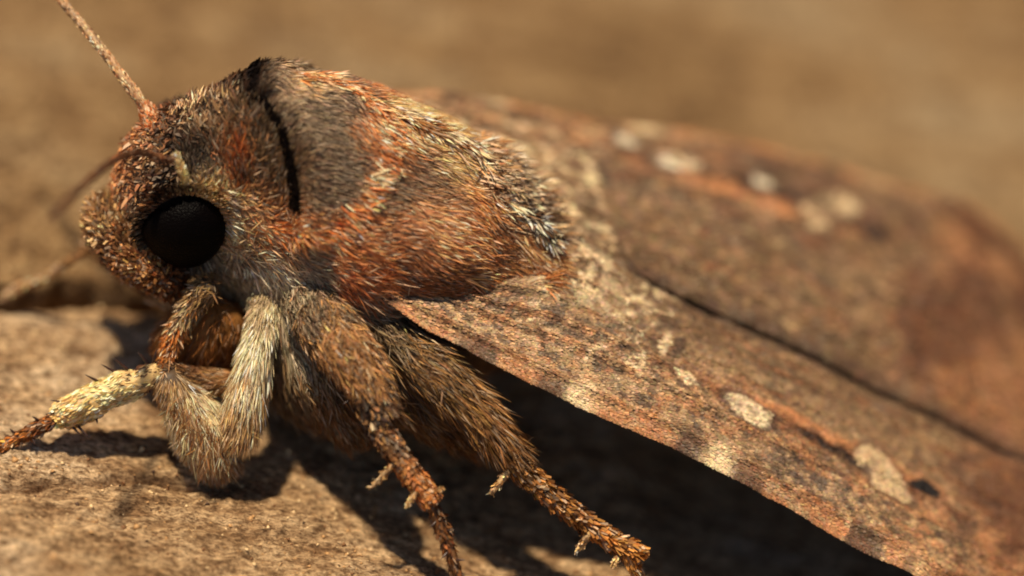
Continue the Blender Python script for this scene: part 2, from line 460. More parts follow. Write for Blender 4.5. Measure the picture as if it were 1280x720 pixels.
# px, py, colour, lie of the hair in the picture (dx, dy), length, lift
SEEDS = [
 (184,292,(26,18,15),-1,0,.22,.3), (178,304,(40,28,20),-1,.2,.22,.3), (150,262,(215,172,124),-1,.3,.3,.5), (172,198,(115,62,40),-.8,-.5,.3,.5), (200,222,(72,46,36),-.6,-.6,.28,.4), (212,236,(60,40,32),-.3,-.8,.25,.4),  # near-black seeds: gap shade between palp and eye, put into the fur colour
 (150,228,(196,110,62),-1,-.2,.3,.5), (196,325,(220,180,120),-.5,.6,.3,.5), (215,345,(140,88,50),-.3,.8,.3,.5), (178,270,(120,90,68),-1,.1,.28,.4), (195,262,(90,66,52),-.7,-.2,.26,.4), (192,204,(165,120,80),-.8,-.4,.3,.4),
 (185,142,(205,122,66),-.3,-1,.34,.8), (205,178,(130,66,44),-.4,-1,.34,.6), (165,212,(178,100,58),-1,-.3,.30,.5),
 (162,245,(178,118,80),-1,.2,.30,.5), (132,238,(120,92,60),-1,0,.3,.5), (190,235,(150,90,58),-1,-.2,.28,.4), (185,215,(120,80,50),-1,-.2,.28,.4),
 (240,185,(50,38,34),-.1,-1,.36,.5), (262,212,(98,82,72),0,-1,.36,.5), (248,150,(150,112,80),0,-1,.38,.7), (225,150,(85,50,36),-.1,-1,.36,.7),
 (272,236,(200,168,118),.7,-.7,.30,.4), (300,210,(185,88,42),.3,-1,.45,.5), (296,185,(165,80,42),.3,-1,.45,.5), (285,160,(112,80,56),.2,-1,.45,.6),
 (285,120,(58,36,27),.2,-1,.42,.7), (265,130,(95,62,42),.1,-1,.42,.7), (330,215,(98,74,52),.3,-1,.40,.4), (322,160,(88,67,48),.3,-1,.42,.5), (345,245,(128,84,52),.3,-1,.36,.4),
 (312,118,(52,32,24),.3,-1,.4,.5),
 (350,108,(150,124,102),1,.25,.42,.12), (400,150,(128,108,90),1,.2,.42,.10), (430,210,(116,96,80),1,.15,.42,.10), (400,250,(122,98,80),1,.1,.40,.10),
 (385,98,(228,176,124),1,.2,.5,.2), (440,118,(112,92,80),1,.4,.40,.4), (470,150,(195,108,60),.6,.8,.45,.3), (462,185,(175,95,55),.8,.6,.45,.2), (495,180,(178,92,46),.8,.6,.5,.25),
 (500,148,(215,178,126),1,.5,.55,.2), (560,190,(200,158,100),1,.45,.65,.15), (600,205,(185,125,70),1,.5,.6,.15), (620,200,(176,148,116),1,.5,.55,.2), (632,222,(150,138,124),1,.5,.5,.3),
 (655,195,(215,200,175),1,.5,.5,.3), (670,242,(150,112,76),1,.6,.5,.2), (685,268,(190,148,104),1,.6,.5,.2), (645,222,(188,166,138),1,.5,.5,.2), (662,258,(120,80,50),1,.5,.45,.2),
 (340,287,(195,100,48),1,.15,.42,.2), (400,297,(210,120,66),1,.05,.55,.15), (310,270,(200,148,100),.8,.4,.36,.3), (375,280,(190,110,62),1,0,.45,.2),
 (300,320,(156,136,110),.5,1,.55,.3), (340,335,(176,160,138),.6,1,.55,.3), (370,362,(120,100,84),.7,.8,.55,.3), (310,378,(200,185,152),.1,1,.65,.3),
 (250,355,(66,56,46),.2,1,.45,.3), (380,330,(150,130,110),.8,.6,.5,.3), (285,350,(140,125,100),.2,1,.5,.3), (340,390,(170,155,125),.3,1,.6,.3),
 (400,440,(110,78,48),.5,1,.6,.2), (420,540,(125,78,40),.6,.8,.6,.2), (500,500,(125,85,48),1,.6,.8,.2), (440,400,(135,115,92),1,.7,.7,.2), (520,550,(105,66,36),1,.5,.7,.2), (350,470,(120,95,65),.3,1,.6,.2), (480,420,(120,95,65),1,.7,.7,.2),
 (420,352,(190,80,36),.5,.8,.6,.2), (455,335,(195,90,42),.9,.4,.65,.2), (440,310,(200,112,62),1,.1,.65,.15), (500,295,(180,108,66),1,.15,.7,.12), (540,240,(140,96,64),1,.2,.7,.1), (480,235,(140,108,82),1,.1,.55,.1),
 (600,262,(200,108,54),1,.4,.75,.12), (580,305,(228,132,72),1,.35,.75,.14), (640,335,(180,112,60),1,.4,.7,.12), (520,212,(132,100,78),1,.2,.6,.1), (560,345,(140,70,36),1,.25,.6,.12), (500,330,(150,72,40),1,.4,.5,.15), (540,275,(205,138,88),1,.25,.75,.12), (620,290,(150,82,42),1,.45,.7,.12),
 (660,310,(160,90,45),1,.5,.7,.12)]
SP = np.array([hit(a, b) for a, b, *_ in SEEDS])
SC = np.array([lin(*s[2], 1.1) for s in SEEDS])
_lum = (SC @ [.3, .6, .1])[:, None]
SC = (SC * .72 + .28 * _lum * np.array([1.35, .95, .62])) * np.array([1.12, 1.10, 1.0])
_sat = smooth(2.0, 3.6, SC[:, 0] / SC[:, 1])[:, None]
SC = SC * (1 + _sat * np.array([.04, .28, .12]))
SD = np.array([unit(s[3] * RGT - s[4] * UPV) for s in SEEDS])
SL = np.array([s[5] for s in SEEDS]); SLIFT = np.array([s[6] for s in SEEDS])
def seeded(P):
    """colour, direction, length, lift at points; the far side mirrors the near one"""
    far = P[:, 1] > .05
    Q = P.copy(); Q[far, 1] = .1 - Q[far, 1]
    Qj = Q + rng.normal(0, .16, Q.shape) + .12 * np.stack([noise(Q * 5.0, k) for k in (44, 45, 46)], -1) + .30 * np.stack([noise(Q * 1.6, k) for k in (41, 42, 43)], -1)
    out_c = np.zeros_like(P); out_d = np.zeros_like(P); L = np.zeros(len(P)); lf = np.zeros(len(P))
    for s in range(0, len(P), 20000):
        e = slice(s, s + 20000)
        d2 = ((Qj[e][:, None] - SP[None]) ** 2).sum(-1) + .01
        wc = d2 ** -3; wc /= wc.sum(1, keepdims=True)
        d3 = ((Q[e][:, None] - SP[None]) ** 2).sum(-1) + .05
        wd = d3 ** -1.6; wd /= wd.sum(1, keepdims=True)
        out_c[e] = wc @ SC; out_d[e] = wd @ SD; L[e] = wd @ SL; lf[e] = wd @ SLIFT
    out_d[far, 1] *= -1
    return out_c, out_d, L, lf

def vary(c, amt=.36, hue=.05):
    n = len(c)
    k = np.exp(rng.normal(0, amt, n))[:, None] * np.exp(rng.normal(0, hue, (n, 3)))
    c = c * k
    u = rng.random(n)[:, None]
    lum = (c @ [.3, .6, .1])[:, None]
    pale = lum * 1.5 * np.array([1.3, .98, .66]) + .03
    c = np.where(u < .20, c * .35 + .65 * pale, c)
    return np.where(u > .93, c * .45, c)

def lay(P, N, d, lift, jit=.18):
    d = d + rng.normal(0, jit, d.shape)
    t = unit(d - N * (d * N).sum(1, keepdims=True))
    return unit(t + N * lift[:, None])

def fur(name, P, N, width=.045, parent=moth, colour=None, direction=None, length=None, lift=None, bend=None, lenk=1.0, jit=.18, mat=M_FUR, roll=.7, tip=1.12):
    c, d, L, lf = seeded(P)
    if colour is not None: c = colour(P, c) if callable(colour) else np.broadcast_to(colour, P.shape).copy()
    if direction is not None: d = direction(P) if callable(direction) else np.broadcast_to(direction, P.shape).copy()
    if length is not None: L = np.full(len(P), length)
    if lift is not None: lf = np.full(len(P), lift)
    lf = np.maximum(lf + .09 + rng.normal(0, .06, len(P)), .12)
    bend = -.35 * lf if bend is None else bend
    # locks of hair lean together
    lock = np.stack([noise(P * 2.6, k) for k in (61, 62, 63)], -1)
    dd = lay(P, N, d + .32 * lock, lf, jit)
    L = L * lenk * np.where(rng.random(len(P)) < .06, 1.5, 1.0) * rng.uniform(.5, 1.2, len(P))
    V, Q, T, Cc = blades(P - N * .008, dd, N, L, width * rng.uniform(.6, 1.3, len(P)), vary(c) if name != 'collar_band' else c, bend, roll, tip)
    o = mesh_obj(name, V, Q, T, Cc, mat, parent, False)
    o['kind'] = 'stuff'
    return o

# body coat, split into the tracts the eye can tell apart
nearw = lambda c, n: np.where(c[:, 1] < .9, 1.0, .45) * np.where(c[:, 0] < 9.6, 1.0, .0)
P, N = sample(BV, BF, 215000, weight=nearw)
N = N * np.sign(((P - np.c_[P[:, 0], np.zeros(len(P)), np.full(len(P), 3.5)]) * N).sum(1))[:, None]
eyeC = at(233, 284, .28)
eyeF = np.array([eyeC[0], .1 - eyeC[1], eyeC[2]])
ok = (np.linalg.norm(P - eyeC, axis=1) > 1.08) & (np.linalg.norm(P - eyeF, axis=1) > 1.08)
P, N = P[ok], N[ok]
cc = collar_coord(P)
keep = ~((np.abs(cc + .07) < .2) & (rng.random(len(P)) < .0)); P, N, cc = P[keep], N[keep], cc[keep]
upper = P[:, 2] > 5.15 - .25 * smooth(2, 3, P[:, 0])
head = (cc < -.62) & (P[:, 0] < 1.6) & (P[:, 2] > 2.6)
band = (P[:, 2] > COLLAR[0][0] - .1) & (P[:, 0] < 4) & (cc > -.20) & (cc < .06)
coll = (cc >= -.62) & (cc <= -.19) & upper
crest = (P[:, 0] > 6.9) & (P[:, 2] > 4.6)
thor = upper & (cc > .02) & ~crest & ~band
rest = ~(head | band | coll | crest | thor)
black = lin(22, 13, 10)
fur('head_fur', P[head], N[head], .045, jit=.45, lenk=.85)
fur('collar_fur', P[coll], N[coll], .034, jit=.22, lenk=.62)
fur('collar_band', P[band], N[band], .05, colour=lambda p, c: np.tile(black, (len(p), 1)), direction=lambda p: np.tile([.15, 0, 1.0], (len(p), 1)), length=.28, lift=1.3, jit=.15, tip=1.0)
fur('thorax_fur', P[thor], N[thor], .024, jit=.11, lenk=.66)
fur('thorax_crest', P[crest], N[crest], .04, jit=.45, lenk=1.3, lift=.12)
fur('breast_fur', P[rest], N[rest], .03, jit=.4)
Pc, Nc = sample(BV, BF, 5200, weight=lambda c, n: (c[:, 0] > 6.6) * (c[:, 0] < 9.7) * (c[:, 2] > 4.9) * 1.0)
Nc = unit(Pc - np.c_[Pc[:, 0], np.full(len(Pc), -.1), np.full(len(Pc), 3.4)])
kk = (noise(Pc * 2.2, 81) * 2.2 + rng.normal(0, .5, len(Pc)) + 2.4).astype(int) % 5
cp = np.array([lin(235, 208, 168), lin(170, 125, 82), lin(200, 178, 148), lin(120, 84, 58), lin(220, 186, 138)])[np.clip(kk, 0, 4)]
fur('crest_tufts', Pc, Nc, .05, colour=lambda p, c: cp * .6 + .4 * c, length=.55, lift=.22, jit=.42, direction=lambda p: np.tile([1.0, 0, .1], (len(p), 1)))
# raised front edge of the thorax coat, right behind the black band
for sel_name, V_, F_, n in (('tegula_fur', TV, TF, 52000), ('tegula_fur', mirror(TV) + FAROFF, TF[:, ::-1], 9000)):
    Pt, Nt = sample(V_, F_, n)
    ctr = V_.mean(0); Nt = Nt * np.sign(((Pt - ctr) * Nt).sum(1))[:, None]
    fur(sel_name, Pt, Nt, .026, parent=teg_near if V_ is TV else teg_far, jit=.15, lenk=.66)

# deep breast between the legs
brc = at(436, 448, 1.95)
BRV, BRQ, BRT = ellipsoid(brc, np.array([RGT * 2.15, UPV * 1.80, FWD * 1.25]))
breast = mesh_obj('breast', BRV, BRQ, BRT, None, M_SKIN, moth)
Pr, Nr = sample(BRV, to_tris(BRQ, BRT), 16000)
Nr = Nr * np.sign(((Pr - brc) * Nr).sum(1))[:, None]
fur('breast_fur', Pr, Nr, .03, parent=breast, jit=.25)

# ---- eyes
def eye(c):
    ax = np.array([[.96, 0, 0], [0, .80, 0], [0, 0, 1.10]])
    s = -1 if c[1] < 0 else 1
    V, Q, T = ellipsoid(c, ax, 40, 56)
    f_ = np.clip(-(V[:, 0] - c[0]) / .96, 0, 1)
    V[:, 2] = c[2] + (V[:, 2] - c[2]) * (1 - .22 * f_) - .10 * f_; V[:, 0] -= .14 * f_ ** 2
    return mesh_obj('compound_eye', V, Q, T, None, M_EYE, moth)
eye(eyeC); eye(eyeF)
# lashes of short scales round each eye
def eye_ring(c, s):
    n = 2600; a = rng.uniform(0, 2 * np.pi, n)
    e = np.stack([np.cos(a), 0 * a, np.sin(a)], -1)
    rad = rng.uniform(.96, 1.22, n)[:, None]
    P = c + e * np.array([.97, 0, 1.10]) * rad + np.stack([0 * a, s * (.10 - .5 * (rad[:, 0] - 1)) , 0 * a], -1)
    c0, *_ = seeded(P)
    d = unit(e * .8 + np.array([0, s * .6, 0]))
    V, Q, T, Cc = blades(P, d, np.tile([0, s, 0], (n, 1)).astype(float), rng.uniform(.14, .32, n), .05, vary(c0), 0, .8)
    o = mesh_obj('eye_lash_scales', V, Q, T, Cc, M_FUR, moth, False); o['kind'] = 'stuff'
eye_ring(eyeC, -1); eye_ring(eyeF, 1)

# ---- layered tufts that stand out of the coat
def tuft(name, line, cols, n, length, lift, dx, dy, width=.04, spread=.10, jit=.25, pts3=None, d3=None, parent=moth):
    base = np.array([hit(*q) for q in line]) if pts3 is None else np.array(pts3)
    t = rng.random(n) * (len(base) - 1); i = np.minimum(t.astype(int), len(base) - 2); f = (t - i)[:, None]
    Pq = base[i] * (1 - f) + base[i + 1] * f + rng.normal(0, spread, (n, 3))
    if pts3 is None:
        Nq = np.zeros_like(Pq)
        for k in range(n):
            r = bvh.find_nearest(Vector(Pq[k])); Pq[k] = r[0]; Nq[k] = r[1]
        Nq = Nq * np.sign((Nq * (Pq - np.c_[Pq[:, 0], np.full(n, .05), np.full(n, 4.0)])).sum(1))[:, None]
    else:
        Nq = np.tile(unit(np.array([-.1, -.8, .1])), (n, 1))
    d = unit(dx * RGT - dy * UPV) if d3 is None else np.array(d3)
    cl = np.array([lin(*c, 1.15) for c in cols])
    kk = np.clip(((noise(Pq * 3.0, 83) * .8 + .5) * len(cl) + rng.normal(0, .5, n)), 0, len(cl) - .01).astype(int)
    return fur(name, Pq, Nq, width, colour=lambda p, c: cl[kk], length=length, lift=lift, jit=jit, direction=lambda p: np.tile(d, (len(p), 1)), parent=parent)
CREAM, PALE, RUST, DARK, GREY = (232,196,148), (208,168,122), (196,118,66), (52,34,26), (180,160,136)
tuft('thorax_rim', [(372,94), (405,98), (440,112), (468,140), (484,172), (472,212), (448,256), (412,292)], [CREAM, RUST, PALE, (200,120,68)], 2400, .46, .35, 1, .3)
tuft('dorsal_tuft', [(495,140), (540,162), (590,184), (640,205), (668,228)], [CREAM, PALE, GREY, CREAM, (150,100,58)], 2600, .52, .4, 1, .45, .045)
tuft('crest_tuft', [(628,205), (650,222), (672,242), (694,262), (704,290)], [GREY, CREAM, (110,76,50), (225,205,175), DARK, PALE], 2600, .48, .5, 1, .5, .055, .16, .4)
tuft('tegula_edge', [(470,206), (510,190), (560,194), (606,216), (640,252)], [DARK, (90,56,36), (120,74,44)], 1300, .3, .12, 1, .3, .035, .05)
tuft('tegula_tip', [(632,285), (668,318), (690,345), (660,356), (612,350), (575,343)], [(190,120,68), (150,92,52), (215,165,112), (120,78,48), (200,150,100)], 2600, .75, .05, 1, .45, .03, .09, .2)
tuft('eye_fringe', [(276,238), (286,262), (288,290), (280,318), (262,344)], [CREAM, (215,170,120), (150,112,78), GREY], 1300, .34, .45, .8, .3, .035, .07)
tuft('dark_cheek_tuft', [(218,338), (240,346), (262,338), (274,318)], [(48,40,35), (36,29,26), (80,66,54)], 1100, .3, .3, .2, 1, .035, .09)
tuft('nape_tuft', [(296,178), (304,205), (300,232)], [(186,96,50), (150,84,50), (110,72,46), (196,112,62)], 800, .42, .7, .2, -1, .04, .12)
tuft('crown_tuft', [(222,150), (244,136), (266,134), (286,118)], [(170,128,90), DARK, PALE, (110,76,52), DARK], 1500, .38, .8, .1, -1, .05, .14, .4)
tuft('cheek_tuft', [(320,282), (350,288), (385,294), (420,300)], [(214,124,66), (225,150,92), RUST, CREAM], 1700, .48, .25, 1, .12, .035, .09)
tuft('shoulder_fringe', [(398,358), (425,370), (452,372), (470,362)], [RUST, (180,84,40), (205,120,66)], 1300, .45, .25, .4, .9, .035, .08)
tuft('breast_tuft', [(292,318), (320,330), (350,342), (384,352)], [(205,186,158), GREY, (228,208,178), (120,100,82)], 2000, .55, .35, .5, .9, .03, .18, .4)

# ---- generic hairy limb
def limb(name, path, radii, mat, parent, pal, n, length, width=.05, lift=.35, nseg=36, nring=12, wob=.12, jit=.3, bend=-.1, coat='fur', blunt=False, tip=1.1, amt=.32, flow=None):
    V, Q, T, PP, TT = tube(path, radii, nseg, nring, wob, len(name))
    o = mesh_obj(name, V, Q[:, ::-1], T[:, ::-1], None, mat, parent)
    if n:
        Ps, Ns = sample(V, to_tris(Q, T), n)
        k = ((Ps[:, None] - PP[None]) ** 2).sum(-1).argmin(1)
        Ns = unit(Ps - PP[k] + TT[k] * 1e-4)
        pal = np.array([lin(*c) for c in pal])
        tt = k / (nseg - 1.0)
        pick = np.clip((tt * len(pal) + rng.normal(0, .45, n) + 1.3 * noise(Ps * 4, 77)), 0, len(pal) - .01).astype(int)
        L = (np.interp(tt, np.linspace(0, 1, len(length)), length) if hasattr(length, '__len__') else np.full(n, length)) * rng.uniform(.6, 1.25, n)
        dd = lay(Ps, Ns, (TT[k] if flow is None else np.tile(flow, (n, 1))) + .3 * np.stack([noise(Ps * 3, q) for q in (71, 72, 73)], -1), np.maximum(lift + rng.normal(0, .08, n), .02), jit)
        vv = blades(Ps - Ns * .005, dd, Ns, L, width * rng.uniform(.6, 1.3, n), vary(pal[pick], amt), bend, .7, tip, .75 if blunt else 0.0)
        f = mesh_obj(coat, vv[0], vv[1], vv[2], vv[3], M_FUR, o if o.parent is moth else o.parent, False); f['kind'] = 'stuff'
    return o

def spike(name, a, b, r, mat, parent):
    a = np.array(a, float); b = np.array(b, float); mid = (a + b) / 2
    V, Q, T, *_ = tube([a, mid, b], [r, r * .9, r * (.12 if name == 'spine' else .85)], 7, 7)
    return mesh_obj(name, V, Q[:, ::-1], T[:, ::-1], None, mat, parent)

def spur(a, b, r, parent):
    limb('spur', [a, (a + b) / 2, b], [r, r * 1.1, r * .55], M_SPUR, parent, [(150,105,62), (200,155,100), (215,175,120)], 130, .11, .045, .2, nseg=10, nring=8, jit=.25, coat='spur_scales', blunt=True)

def pts(*l): return [at(*q) for q in l]

# ---- palps and frons
PALP = pts((222,352,1.0), (190,336,1.0), (156,310,1.05), (132,280,1.15), (122,255,1.2))
PALC = [(130,80,44), (205,150,92), (165,112,70), (125,86,54), (200,160,112), (170,130,86)]
for sgn, n_ in ((1, 4200), (-1, 2200)):
    pp = PALP if sgn > 0 else [np.array([p[0] + .25, -.15 - p[1] * .6, p[2] - .35]) for p in PALP]
    limb('labial_palp', pp, [.36, .46, .50, .40, .2], M_SKIN, moth, PALC, n_, [.26, .28, .3, .3, .26], .07, .75, jit=.75, wob=.3, blunt=True, coat='palp_scales')
# brow of shaggy scales between palps and antennae
Pb, Nb = sample(BV, BF, 3200, weight=lambda c, n: (c[:, 0] < -.35) * (c[:, 2] > 2.6) * 1.0)
Nb = unit(Pb - np.array([.6, .05, 4.4]))
ok = np.linalg.norm(Pb - eyeC, axis=1) > 1.15
fur('face_scales', Pb[ok], Nb[ok], .085, length=.34, lift=.9, jit=.7, direction=lambda p: np.tile([-1.0, 0, -.3], (len(p), 1)))

# ---- antennae
def antenna(path, radii, mat, scape, scape_r, pal, apal):
    o = limb('antenna', path, radii, mat, moth, apal, 2600, .10, .055, .12, nseg=150, nring=10, wob=.1, jit=.2, coat='antenna_scales', blunt=True)
    s = limb('scape', scape, scape_r, mat, o, pal, 700, .13, .045, .3, nseg=16, coat='scape_scales')
    return o
antenna(pts((183,135,.5), (165,112,.5), (140,78,.6), (108,38,.8), (75,-2,1.1), (20,-75,1.8), (-30,-150,2.8)), [.125, .12, .11, .10, .095, .08, .05], M_ANT,
        pts((198,172,.3), (190,152,.35), (183,134,.45)), [.24, .24, .16], [(195,110,62), (215,130,76), (205,135,88)], [(205,150,104), (228,186,140), (150,108,74), (215,168,120), (165,115,76), (220,180,132), (150,108,72)])
antenna(pts((222,198,-.9), (205,199,-1.0), (180,191,-1.3), (150,197,-2.2), (120,217,-3.3), (95,240,-4.2), (74,262,-5.0), (64,273,-5.4)), [.07, .075, .075, .08, .08, .075, .07, .05], M_ANTD,
        pts((234,230,-.7), (228,215,-.85), (221,196,-.9)), [.07, .07, .06], [(225,190,130), (235,200,140)], [(120,72,44), (96,58,38), (130,82,52), (110,70,46)])

# ---- legs
foreP = pts((340,350,1.8), (326,415,.5), (312,480,.3), (303,528,.35))
fore = limb('fore_leg', foreP, [.46, .30, .42, .30], M_SKIN, moth, [(185,160,125), (240,214,168), (245,220,176), (190,148,98)], 15000, [.45, .55, .65, .75], .020, .16, jit=.16, coat='coxa_fur')
fem = limb('femur', pts((276,584,1.0), (262,556,.85), (240,520,.6), (206,470,.35)), [.36, .60, .62, .32], M_SKIN, fore, [(170,128,84), (232,202,156), (238,210,164), (175,136,92)], 13000, [.4, .5, .5, .35], .021, .28, jit=.25, coat='femur_fur', flow=(.25, -.1, -1.0))
tib = limb('tibia', pts((198,464,.35), (170,478,.45), (130,494,.5), (92,512,.5), (72,522,.5)), [.20, .34, .40, .38, .18], M_PALE, fore,
           [(120,85,60), (250,218,158), (255,230,176), (252,220,156), (242,198,130)], 3000, .16, .10, .05, jit=.2, coat='tibia_scales', blunt=True, tip=1.0, amt=.15, wob=.22)
limb('tarsus', pts((76,520,.5), (50,534,.45), (20,550,.4), (-15,567,.35), (-60,585,.4)), [.13, .16, .13, .14, .08], M_CUT, fore, [(120,70,35), (170,105,50), (190,115,52), (150,90,40)], 900, .16, .06, .3, coat='tarsus_scales')
for (x0, y0, x1, y1) in ((148,468,126,455), (160,462,142,448), (125,478,106,468), (90,505,62,500), (80,512,56,518), (85,528,102,545), (95,530,112,548), (70,528,60,540),
                         (186,455,172,440), (192,452,196,436), (182,480,188,492), (120,520,122,530), (196,470,212,462), (50,527,40,520), (40,545,44,556), (20,543,12,536), (10,560,14,572)):
    spike('spine', at(x0, y0, .42), at(x1, y1, .3), .035, M_SPINE, fore)

midl = limb('mid_leg', pts((365,335,1.7), (405,400,.1), (448,460,-.45), (482,515,-.5)), [.55, .68, .56, .32], M_SKIN, moth, [(178,162,136), (182,164,136), (150,130,104), (116,92,70), (192,142,90), (150,106,68), (200,146,90), (112,80,54)], 13000, [.55, .55, .5, .3], .03, .24, jit=.32, coat='femur_fur')
limb('tibia', pts((452,498,-.75), (478,540,-.7), (508,585,-.65), (536,620,-.6)), [.22, .26, .24, .25], M_CUT, midl, [(60,42,32), (160,115,74), (112,76,50), (170,116,70), (190,122,66)], 2600, .22, .075, .3, jit=.3, coat='tibia_scales', blunt=True)
limb('tarsus', pts((536,620,-.6), (552,660,-.5), (566,700,-.42), (578,742,-.3), (590,780,-.1)), [.14, .15, .12, .13, .08], M_CUT, midl, [(110,68,38), (140,90,50), (120,76,42)], 900, .18, .06, .3, coat='tarsus_scales')
for (a, b) in (((494,578,-.8), (464,610,-.9)), ((522,612,-.8), (510,630,-.9)), ((536,618,-.7), (550,612,-.8))):
    spur(at(*a), at(*b), .055, midl)
for (x0, y0, x1, y1) in ((548,650,536,660), (556,664,568,662), (560,690,550,700), (570,700,582,700), (490,556,478,566), (440,498,428,506)):
    spike('spine', at(x0, y0, -.6), at(x1, y1, -.7), .03, M_SPINE, midl)

hind = limb('hind_leg', pts((450,385,1.3), (520,445,.3), (580,500,.15), (636,562,.1)), [.45, .52, .42, .24], M_SKIN, moth, [(120,100,76), (135,108,76), (145,106,64), (150,106,60), (130,88,50)], 9500, [.8, .9, .9, .75], .03, .18, jit=.2, coat='femur_fur')
limb('tibia', pts((612,540,.05), (650,585,.1), (705,632,.2), (760,672,.3), (796,690,.35)), [.20, .24, .20, .20, .17], M_CUT, hind, [(150,100,50), (170,118,62), (130,85,45), (165,112,58), (190,125,60)], 2600, .26, .075, .28, jit=.3, coat='tibia_scales', blunt=True)
limb('tarsus', pts((782,690,.33), (794,712,.45), (806,740,.65), (835,775,.7)), [.13, .14, .12, .09], M_CUT, hind, [(190,130,66), (180,120,60), (150,100,50)], 700, .2, .06, .3, coat='tarsus_scales')
for (a, b) in (((642,580,.0), (614,618,-.05)), ((740,662,.15), (722,688,.1)), ((788,682,.3), (806,688,.2)), ((775,692,.3), (768,706,.2))):
    spur(at(*a), at(*b), .075, hind)

limb('coxa', pts((372,385,1.3), (402,465,1.15), (446,530,1.3)), [.75, .85, .55], M_SKIN, midl, [(165,148,120), (140,112,80), (125,86,50)], 9000, .6, .03, .2, jit=.25, coat='coxa_fur')
limb('coxa', pts((470,425,1.2), (535,488,1.2), (598,540,1.4)), [.85, .95, .5], M_SKIN, hind, [(140,116,88), (130,96,60), (115,78,44)], 8000, .65, .03, .2, jit=.25, coat='coxa_fur')

limb('trochanter', pts((292,478,1.2), (250,476,1.0), (208,466,.5)), [.30, .30, .24], M_SKIN, fore, [(170,125,80), (150,108,68), (130,92,60)], 2600, .3, .025, .2, jit=.25, coat='trochanter_fur')
mc = at(256, 428, 1.9); V, Q, T = ellipsoid(mc, np.array([[1.15, 0, 0], [0, .9, 0], [0, 0, 1.25]]), 20, 28)
V = mc + (V - mc) * (1 + .16 * noise(V * 1.3, 17))[:, None]
nm = mesh_obj('neck_membrane', V, Q, T, None, M_AMBER, moth)
Pm, Nm = sample(V, to_tris(Q, T), 2200); Nm = Nm * np.sign(((Pm - mc) * Nm).sum(1))[:, None]
fur('neck_hair', Pm, Nm, .022, parent=nm, colour=lin(140, 88, 42), length=.45, lift=.15, jit=.3, direction=lambda p: np.tile([-.3, -.2, -1.0], (len(p), 1)))

# far legs
far = limb('fore_leg', pts((250,400,2.2), (190,350,2.8), (120,308,3.2)), [.4, .4, .2], M_SKIN, moth, [(170,140,100), (150,110,70)], 1500, .4, .05, .25, coat='coxa_fur')
limb('tarsus', pts((120,308,3.2), (95,322,3.4), (60,345,3.7), (25,360,4.0), (5,372,4.2)), [.10, .09, .08, .11, .08], M_CUT, far, [(150,108,66), (150,108,66), (205,155,105), (225,175,125)], 700, .12, .05, .12, coat='tarsus_scales', blunt=True)
for nm, base in (('mid_leg', ((3.8, 2.0, 2.2), (5.2, 4.2, 2.4), (6.6, 5.6, .9), (7.6, 7.2, -.45))), ('hind_leg', ((6.0, 1.6, 1.8), (8.6, 3.6, 2.0), (10.8, 5.0, .8), (13.0, 6.4, -.4)))):
    limb(nm, base, [.5, .45, .22, .1], M_SKIN, moth, [(140,105,70), (160,105,55), (130,85,45)], 2500, [.6, .5, .25, .15], .06, .25, coat='leg_fur')

tuft('femur_tuft', None, [(200,160,112), (165,118,74), (220,190,146), (140,98,62)], 1500, .42, .15, 0, 0, .024, .16, .25, pts3=[at(276, 566, .3), at(258, 556, .15), at(240, 530, .0), at(222, 506, .05)], d3=(.15, -.1, -1.0), parent=fore)

# hairy strand in front of the breast
limb('chest_tuft', pts((262,356,.5), (238,385,.55), (216,425,.6), (206,456,.5)), [.26, .2, .17, .1], M_SKIN, moth, [(150,115,75), (175,150,110), (190,120,60), (185,110,50)], 2200, [.35, .4, .35, .2], .045, .3, jit=.35, coat='chest_hair')

# ---- wings
def wing_grid(costa, seam, arch, nu, nv):
    A = spline(costa, nu); B = spline(seam, nu)
    v = np.linspace(0, 1, nv)[None, :, None]
    G = A[:, None] * (1 - v) + B[:, None] * v
    up = unit(np.cross(B - A, np.gradient(A, axis=0)))
    up = up * np.sign(up[:, 2:3])
    h = arch * np.sin(np.pi * np.linspace(0, 1, nv)) ** .8 * (1 - .35 * np.linspace(0, 1, nv))
    t = np.linspace(0, 1, nu)
    G = G + up[:, None] * (h[None, :] * smooth(.05, .42, t)[:, None] * (1 - .5 * t[:, None]))[..., None]
    # veins and slight buckling
    vv = np.linspace(0, 1, nv)[None, :]; tt = t[:, None]
    vein = sum(np.exp(-((vv - (a + b * tt)) / .018) ** 2) for a, b in ((.10, -.02), (.30, .0), (.40, .06), (.52, .16), (.70, .12), (.86, .04)))
    G[..., 2] += .075 * vein + .07 * fbm(np.stack([tt * 10 + 0 * vv, vv * 5 + 0 * tt, 0 * tt * vv], -1), 3, 51)
    return G
costaN = [(4.4, -2.75, 4.45), at(500, 384, -.3), at(600, 441, -.3), at(700, 492, -.2), at(850, 562, 0), at(1000, 640, .3), at(1130, 712, .6), (20.6, -7.15, .55), (22.0, -6.9, .25)]
seamN = [at(500, 320, .6), at(640, 300, 1.0), at(720, 300, 1.7), at(840, 370, 2.6), at(1000, 446, 3.3), at(1120, 502, 3.9), at(1230, 555, 4.4), at(1330, 600, 4.9)]
costaF = [at(455, 140, 3.2), at(490, 118, 4.4), at(560, 118, 5.4), at(640, 132, 6.2), at(740, 152, 7.0), at(880, 172, 7.9), at(1000, 200, 8.6), at(1150, 240, 9.5), at(1235, 278, 10.0), at(1295, 345, 10.0), at(1325, 430, 9.4)]
seamF = [at(560, 200, 2.2), at(640, 228, 2.2), at(690, 262, 2.2), at(735, 310, 2.4), at(842, 362, 3.1), at(1002, 438, 3.85), at(1122, 494, 4.45), at(1232, 547, 4.95), at(1335, 594, 5.4)]
GN = wing_grid(costaN, seamN, .55, 260, 90)
GF = wing_grid(costaF, seamF, .55, 160, 60)

